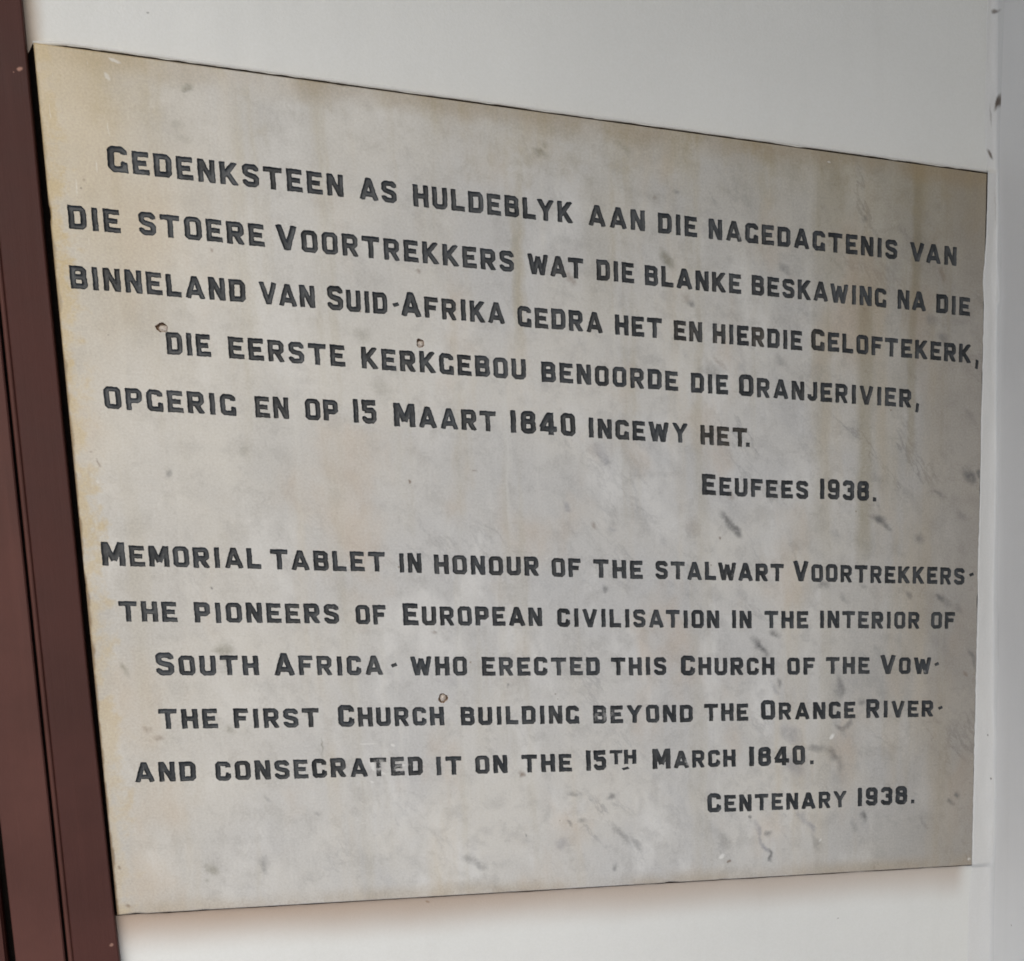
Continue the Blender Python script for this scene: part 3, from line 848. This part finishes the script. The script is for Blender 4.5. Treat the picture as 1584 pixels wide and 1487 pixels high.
GAPS = {('A', 'V'): -.10, ('V', 'A'): -.10, ('L', 'Y'): -.12, ('K', 'A'): -.04, ('W', 'A'): -.06, ('A', 'W'): -.06, ('L', 'W'): -.06, ('T', 'A'): -.06, ('A', 'T'): -.06,
        ('R', 'T'): -.02, ('F', 'T'): -.04, ('L', 'A'): -.02, ('R', 'Y'): -.04}
placed = []          # (char, x, z, sx, sz)
for (t, xl, xr, zb, cap) in WORDS:
    hs = .0222*(1.015 if zb > .5 else .985)
    hc = .0250*(1.01 if zb > .5 else .99)
    hts = [hc if (cap == 2 or (cap == 1 and i == 0)) else hs for i in range(len(t))]
    ws = [glyph(c)[0]*h for c, h in zip(t, hts)]
    gaps = [(.205+GAPS.get((t[i], t[i+1]), 0)+(.05 if 'I' in (t[i], t[i+1]) or t[i] == '1' else 0))*hs for i in range(len(t)-1)]
    W0 = xr-xl
    # let the gaps take most of the adjustment, the letters a little
    tw, tg = sum(ws), sum(gaps)
    k = W0/(tw+tg)
    kw = k**.75
    kg = (W0-tw*kw)/tg if tg else 1
    if tg and kg < .55:
        kg = .55; kw = (W0-tg*kg)/tw
    x = xl
    for i, c in enumerate(t):
        placed.append((c, x, zb+random.uniform(-.00025, .00025), hts[i]*kw, hts[i]*random.uniform(.985, 1.015)))
        x += ws[i]*kw + (gaps[i]*kg if i < len(gaps) else 0)
for (x, z) in ((.3146, .6726), (.9904, .3939), (.2927, .2760), (.9445, .2760), (.9506, .2178)):
    placed.append(('-', x-.0034, z-.0110, .0222, .0222))
for (x, z) in ((.6985, .5441), (.8581, .4855), (.7773, .1493), (.9138, .0922)):
    placed.append(('.', x-.0029, z-.0029, .0222, .0222))
placed.append((',', .9915-.0027, .6625, .0222, .0250))
placed.append((',', .9128-.0027, .6035, .0222, .0250))
placed.append(('T', .5268, .1535, .0186, .0178))
placed.append(('H', .5437, .1536, .0200, .0178))
placed.append(('-', .5408, .1395, .0300, .0175))

cam_loc = cam.matrix_world.translation
fwd = -(cam.matrix_world.to_3x3() @ Vector((0, 0, 1)))
items = []
hole_loops = []
for (c, x, z, sx, sz) in placed:
    w, me, loops, vv, fcs = get_glyph(c)
    dep = (Vector((x, 0, z))-cam_loc).dot(fwd)
    items.append((w*sx*sz/dep**3*(.2 if c in '.-,' else 1), c, x, z, sx, sz, me, vv, fcs))
    for lp in loops:
        hole_loops.append([(x+px*sx, z+pz_*sz) for px, pz_ in lp])

# fixing holes
PLUGS = ((.0902, .6293, .0060, .0045), (.3371, .6337, .0042, .0050), (.3421, .2375, .0052, .0056))
plug_loops = []
for n, (x, z, rx, rz) in enumerate(PLUGS):
    lp = []
    for i in range(26):
        a = 2*math.pi*i/26
        k = 1+.30*mnoise.noise(Vector((math.cos(a)*1.6, math.sin(a)*1.6, n*7.7)))+.12*mnoise.noise(Vector((math.cos(a)*5, math.sin(a)*5, n*3.1)))
        lp.append((x+rx*k*math.cos(a), z+rz*k*math.sin(a)))
    plug_loops.append(lp)

# ------------------------------------------------------------------ the tablet
tablet = empty("memorial_tablet", (0, 0, 0))
tablet['label'] = "cream marble memorial tablet with dark incised lettering set in the white wall"
tablet['category'] = "tablet"
def edge_pts(a, b, n, seed, axis, sgn):
    out = []
    for i in range(n):
        t = i/n
        q = [a[0]+(b[0]-a[0])*t, a[1]+(b[1]-a[1])*t]
        chip = max(0, mnoise.noise(Vector((t*31, seed, 0)))-.22)*.0042 + abs(mnoise.noise(Vector((t*90, seed, 4))))*.0006
        if i: q[axis] += sgn*chip
        out.append(tuple(q))
    return out
e = .0011
ring = (edge_pts((e, e), (1-e, e), 260, 1, 1, 1) + edge_pts((1-e, e), (1-e, SLAB_H-e), 220, 2, 0, -1) +
        edge_pts((1-e, SLAB_H-e), (e, SLAB_H-e), 260, 3, 1, -1) + edge_pts((e, SLAB_H-e), (e, e), 220, 4, 0, 1))
KIND = {'v': (.24, .24, .285), 'g': (.19, .175, .12), 'd': (.11, .11, .115), 'b': (.17, .10, .06), 'w': (.83, .82, .80)}
extra = []
for (sx_, sz_, hl, hw, an, st, k) in SPOTS:      # denser points where the stone carries a mark
    hl *= 1.25; hw *= 1.4
    stp_ = max(.0006, hw/4)
    if k == 'w': hl, hw = hl*.8, hw*.8
    ca, sa = math.cos(an), math.sin(an)
    nu, nv = int(hl*1.7/stp_)+1, int(hw*1.9/stp_)+1
    for iu in range(-nu, nu+1):
        for iv in range(-nv, nv+1):
            u, v = (iu+.5*(iv % 2))*stp_, iv*stp_
            q = (sx_+u*ca-v*sa, sz_+u*sa+v*ca)
            if e*1.5 < q[0] < 1-e*1.5 and e*1.5 < q[1] < SLAB_H-e*1.5: extra.append(q)
def natural_marks(x, z):
    n1 = Vector((x*95, z*95, 1.5)); n2 = Vector((x*95, z*95, 9.5)); n3 = Vector((x*300, z*300, 4))
    xw = x+.0042*mnoise.noise(n1)+.0014*mnoise.noise(n3); zw = z+.0042*mnoise.noise(n2)+.0014*mnoise.noise(n3+n1)
    r, g, b, a = 0, 0, 0, 0
    for (sx_, sz_, hl, hw, an, st, k) in SPOTS:
        if abs(sx_-x) > .06 or abs(sz_-z) > .06: continue
        if k == 'w': dx, dz = x+.3*(xw-x)-sx_, z+.3*(zw-z)-sz_
        else: dx, dz = xw-sx_, zw-sz_
        ca, sa = math.cos(an), math.sin(an)
        q = (.72, .75) if k == 'w' else (1.15, 1.3)
        d = math.hypot((dx*ca+dz*sa)/(hl*q[0]), (-dx*sa+dz*ca)/(hw*q[1]))
        lo = .55 if k == 'w' else .1
        t = min(1, max(0, (1.1-d)/(1.1-lo))); f = st*t*t*(3-2*t)*(1 if k == 'w' else .95)
        kr = KIND[k]
        r, g, b, a = r*(1-f)+kr[0]*f, g*(1-f)+kr[1]*f, b*(1-f)+kr[2]*f, a*(1-f)+f
    return r, g, b, a
ov, of = cdt_fill([ring]+hole_loops+plug_loops, extra)
fverts = [Vector((v.x, 0, v.y)) for v in ov]
ff = orient(fverts, [tuple(f) for f in of])
n0 = len(fverts); nr = len(ring)
def push(q, d):
    x, z = q
    dx = -1 if x < .01 else (1 if x > .99 else 0)
    dz = -1 if z < .01 else (1 if z > SLAB_H-.01 else 0)
    return (min(max(x+dx*d, 0), 1), min(max(z+dz*d, 0), SLAB_H))
r0 = [Vector((x, 0, z)) for x, z in ring]
r1 = [Vector((push(q, .0007)[0], .0003, push(q, .0007)[1])) for q in ring]
r2 = [Vector((push(q, e*1.5)[0], .0013, push(q, e*1.5)[1])) for q in ring]
r3 = [Vector((v.x, .030, v.z)) for v in r2]
sv = fverts + r0 + r1 + r2 + r3
for lev in range(3):
    for i in range(nr):
        a = n0+lev*nr+i; b = n0+lev*nr+(i+1) % nr
        ff.append((a, a+nr, b+nr, b))
ff.append(tuple(n0+3*nr+i for i in range(nr)))
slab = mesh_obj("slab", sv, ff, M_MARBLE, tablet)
attr = slab.data.color_attributes.new("natural_marks", 'FLOAT_COLOR', 'POINT')
vals = []
for q in sv: vals.extend(natural_marks(q.x, q.z))
attr.data.foreach_set('color', vals)

items.sort(key=lambda q: -q[0])
rest_v, rest_f = [], []
for n, (area, c, x, z, sx, sz, me, vv, fcs) in enumerate(items):
    if n < 300:
        o = bpy.data.objects.new("letter", me)
        COL.objects.link(o)
        o.parent = tablet
        o.location = (x, 0, z)
        o.scale = (sx, sz, sz)
        t = random.uniform(.75, 1.5)
        brown = 1.0 if ((.60 < x < .79 and .64 < z < .69) or (.64 < x < .70 and .53 < z < .57) or (.65 < x < .70 and .2 < z < .23)) else random.choice((0, 0, 0, .25))
        o.color = (t*(1+.45*brown), t*(1+.12*brown), t*(1-.2*brown), 1)
    else:
        b0 = len(rest_v)
        rest_v += [Vector((x+q.x*sx, q.y*sz, z+q.z*sz)) for q in vv]
        rest_f += [tuple(b0+i for i in f) for f in fcs]
rest = mesh_obj("letter", rest_v, rest_f, M_LETTER, tablet, smooth=True)
rest['kind'] = 'stuff'

for n, ((x, z, rx, rz), lp) in enumerate(zip(PLUGS, plug_loops)):
    k = len(lp)
    v = [Vector((a-x, 0, b-z)) for a, b in lp]
    for s, d in ((.90, .0016), (.8, .0045)):
        v += [Vector(((a-x)*s, d, (b-z)*s)) for a, b in lp]
    f = [(l*k+i, l*k+(i+1) % k, (l+1)*k+(i+1) % k, (l+1)*k+i) for l in range(2) for i in range(k)]
    f.append(tuple(2*k+i for i in range(k)))
    o = mesh_obj("fixing_hole", v, f, M_HOLE, tablet)
    o.location = (x, 0, z)
    # crumbling filler, lower right of the hole
    fv, ffc = [], []
    cx, cz, sx_, sz_ = ((.0015, -.0010, .0050, .0037), (.0004, -.0011, .0039, .0039), (.0004, -.0002, .0036, .0044))[n]
    for r_i, rr in enumerate((0, .35, .7, 1.0)):
        for i in range(1 if r_i == 0 else 14):
            a = 2*math.pi*i/14
            kk = 1+.25*mnoise.noise(Vector((math.cos(a)*2, math.sin(a)*2, n*5+1)))
            yy = .0030-.0028*(1-rr**2) + .0009*mnoise.noise(Vector((rr*3*math.cos(a), rr*3*math.sin(a), n+9)))
            fv.append(Vector((cx+sx_*rr*kk*math.cos(a), yy, cz+sz_*rr*kk*math.sin(a))))
    for i in range(14): ffc.append((0, 1+i, 1+(i+1) % 14))
    for l in range(2):
        for i in range(14):
            a = 1+l*14+i; b = 1+l*14+(i+1) % 14
            ffc.append((a, a+14, b+14, b))
    mesh_obj("filler", fv, ffc, M_PLUG, o, smooth=True)
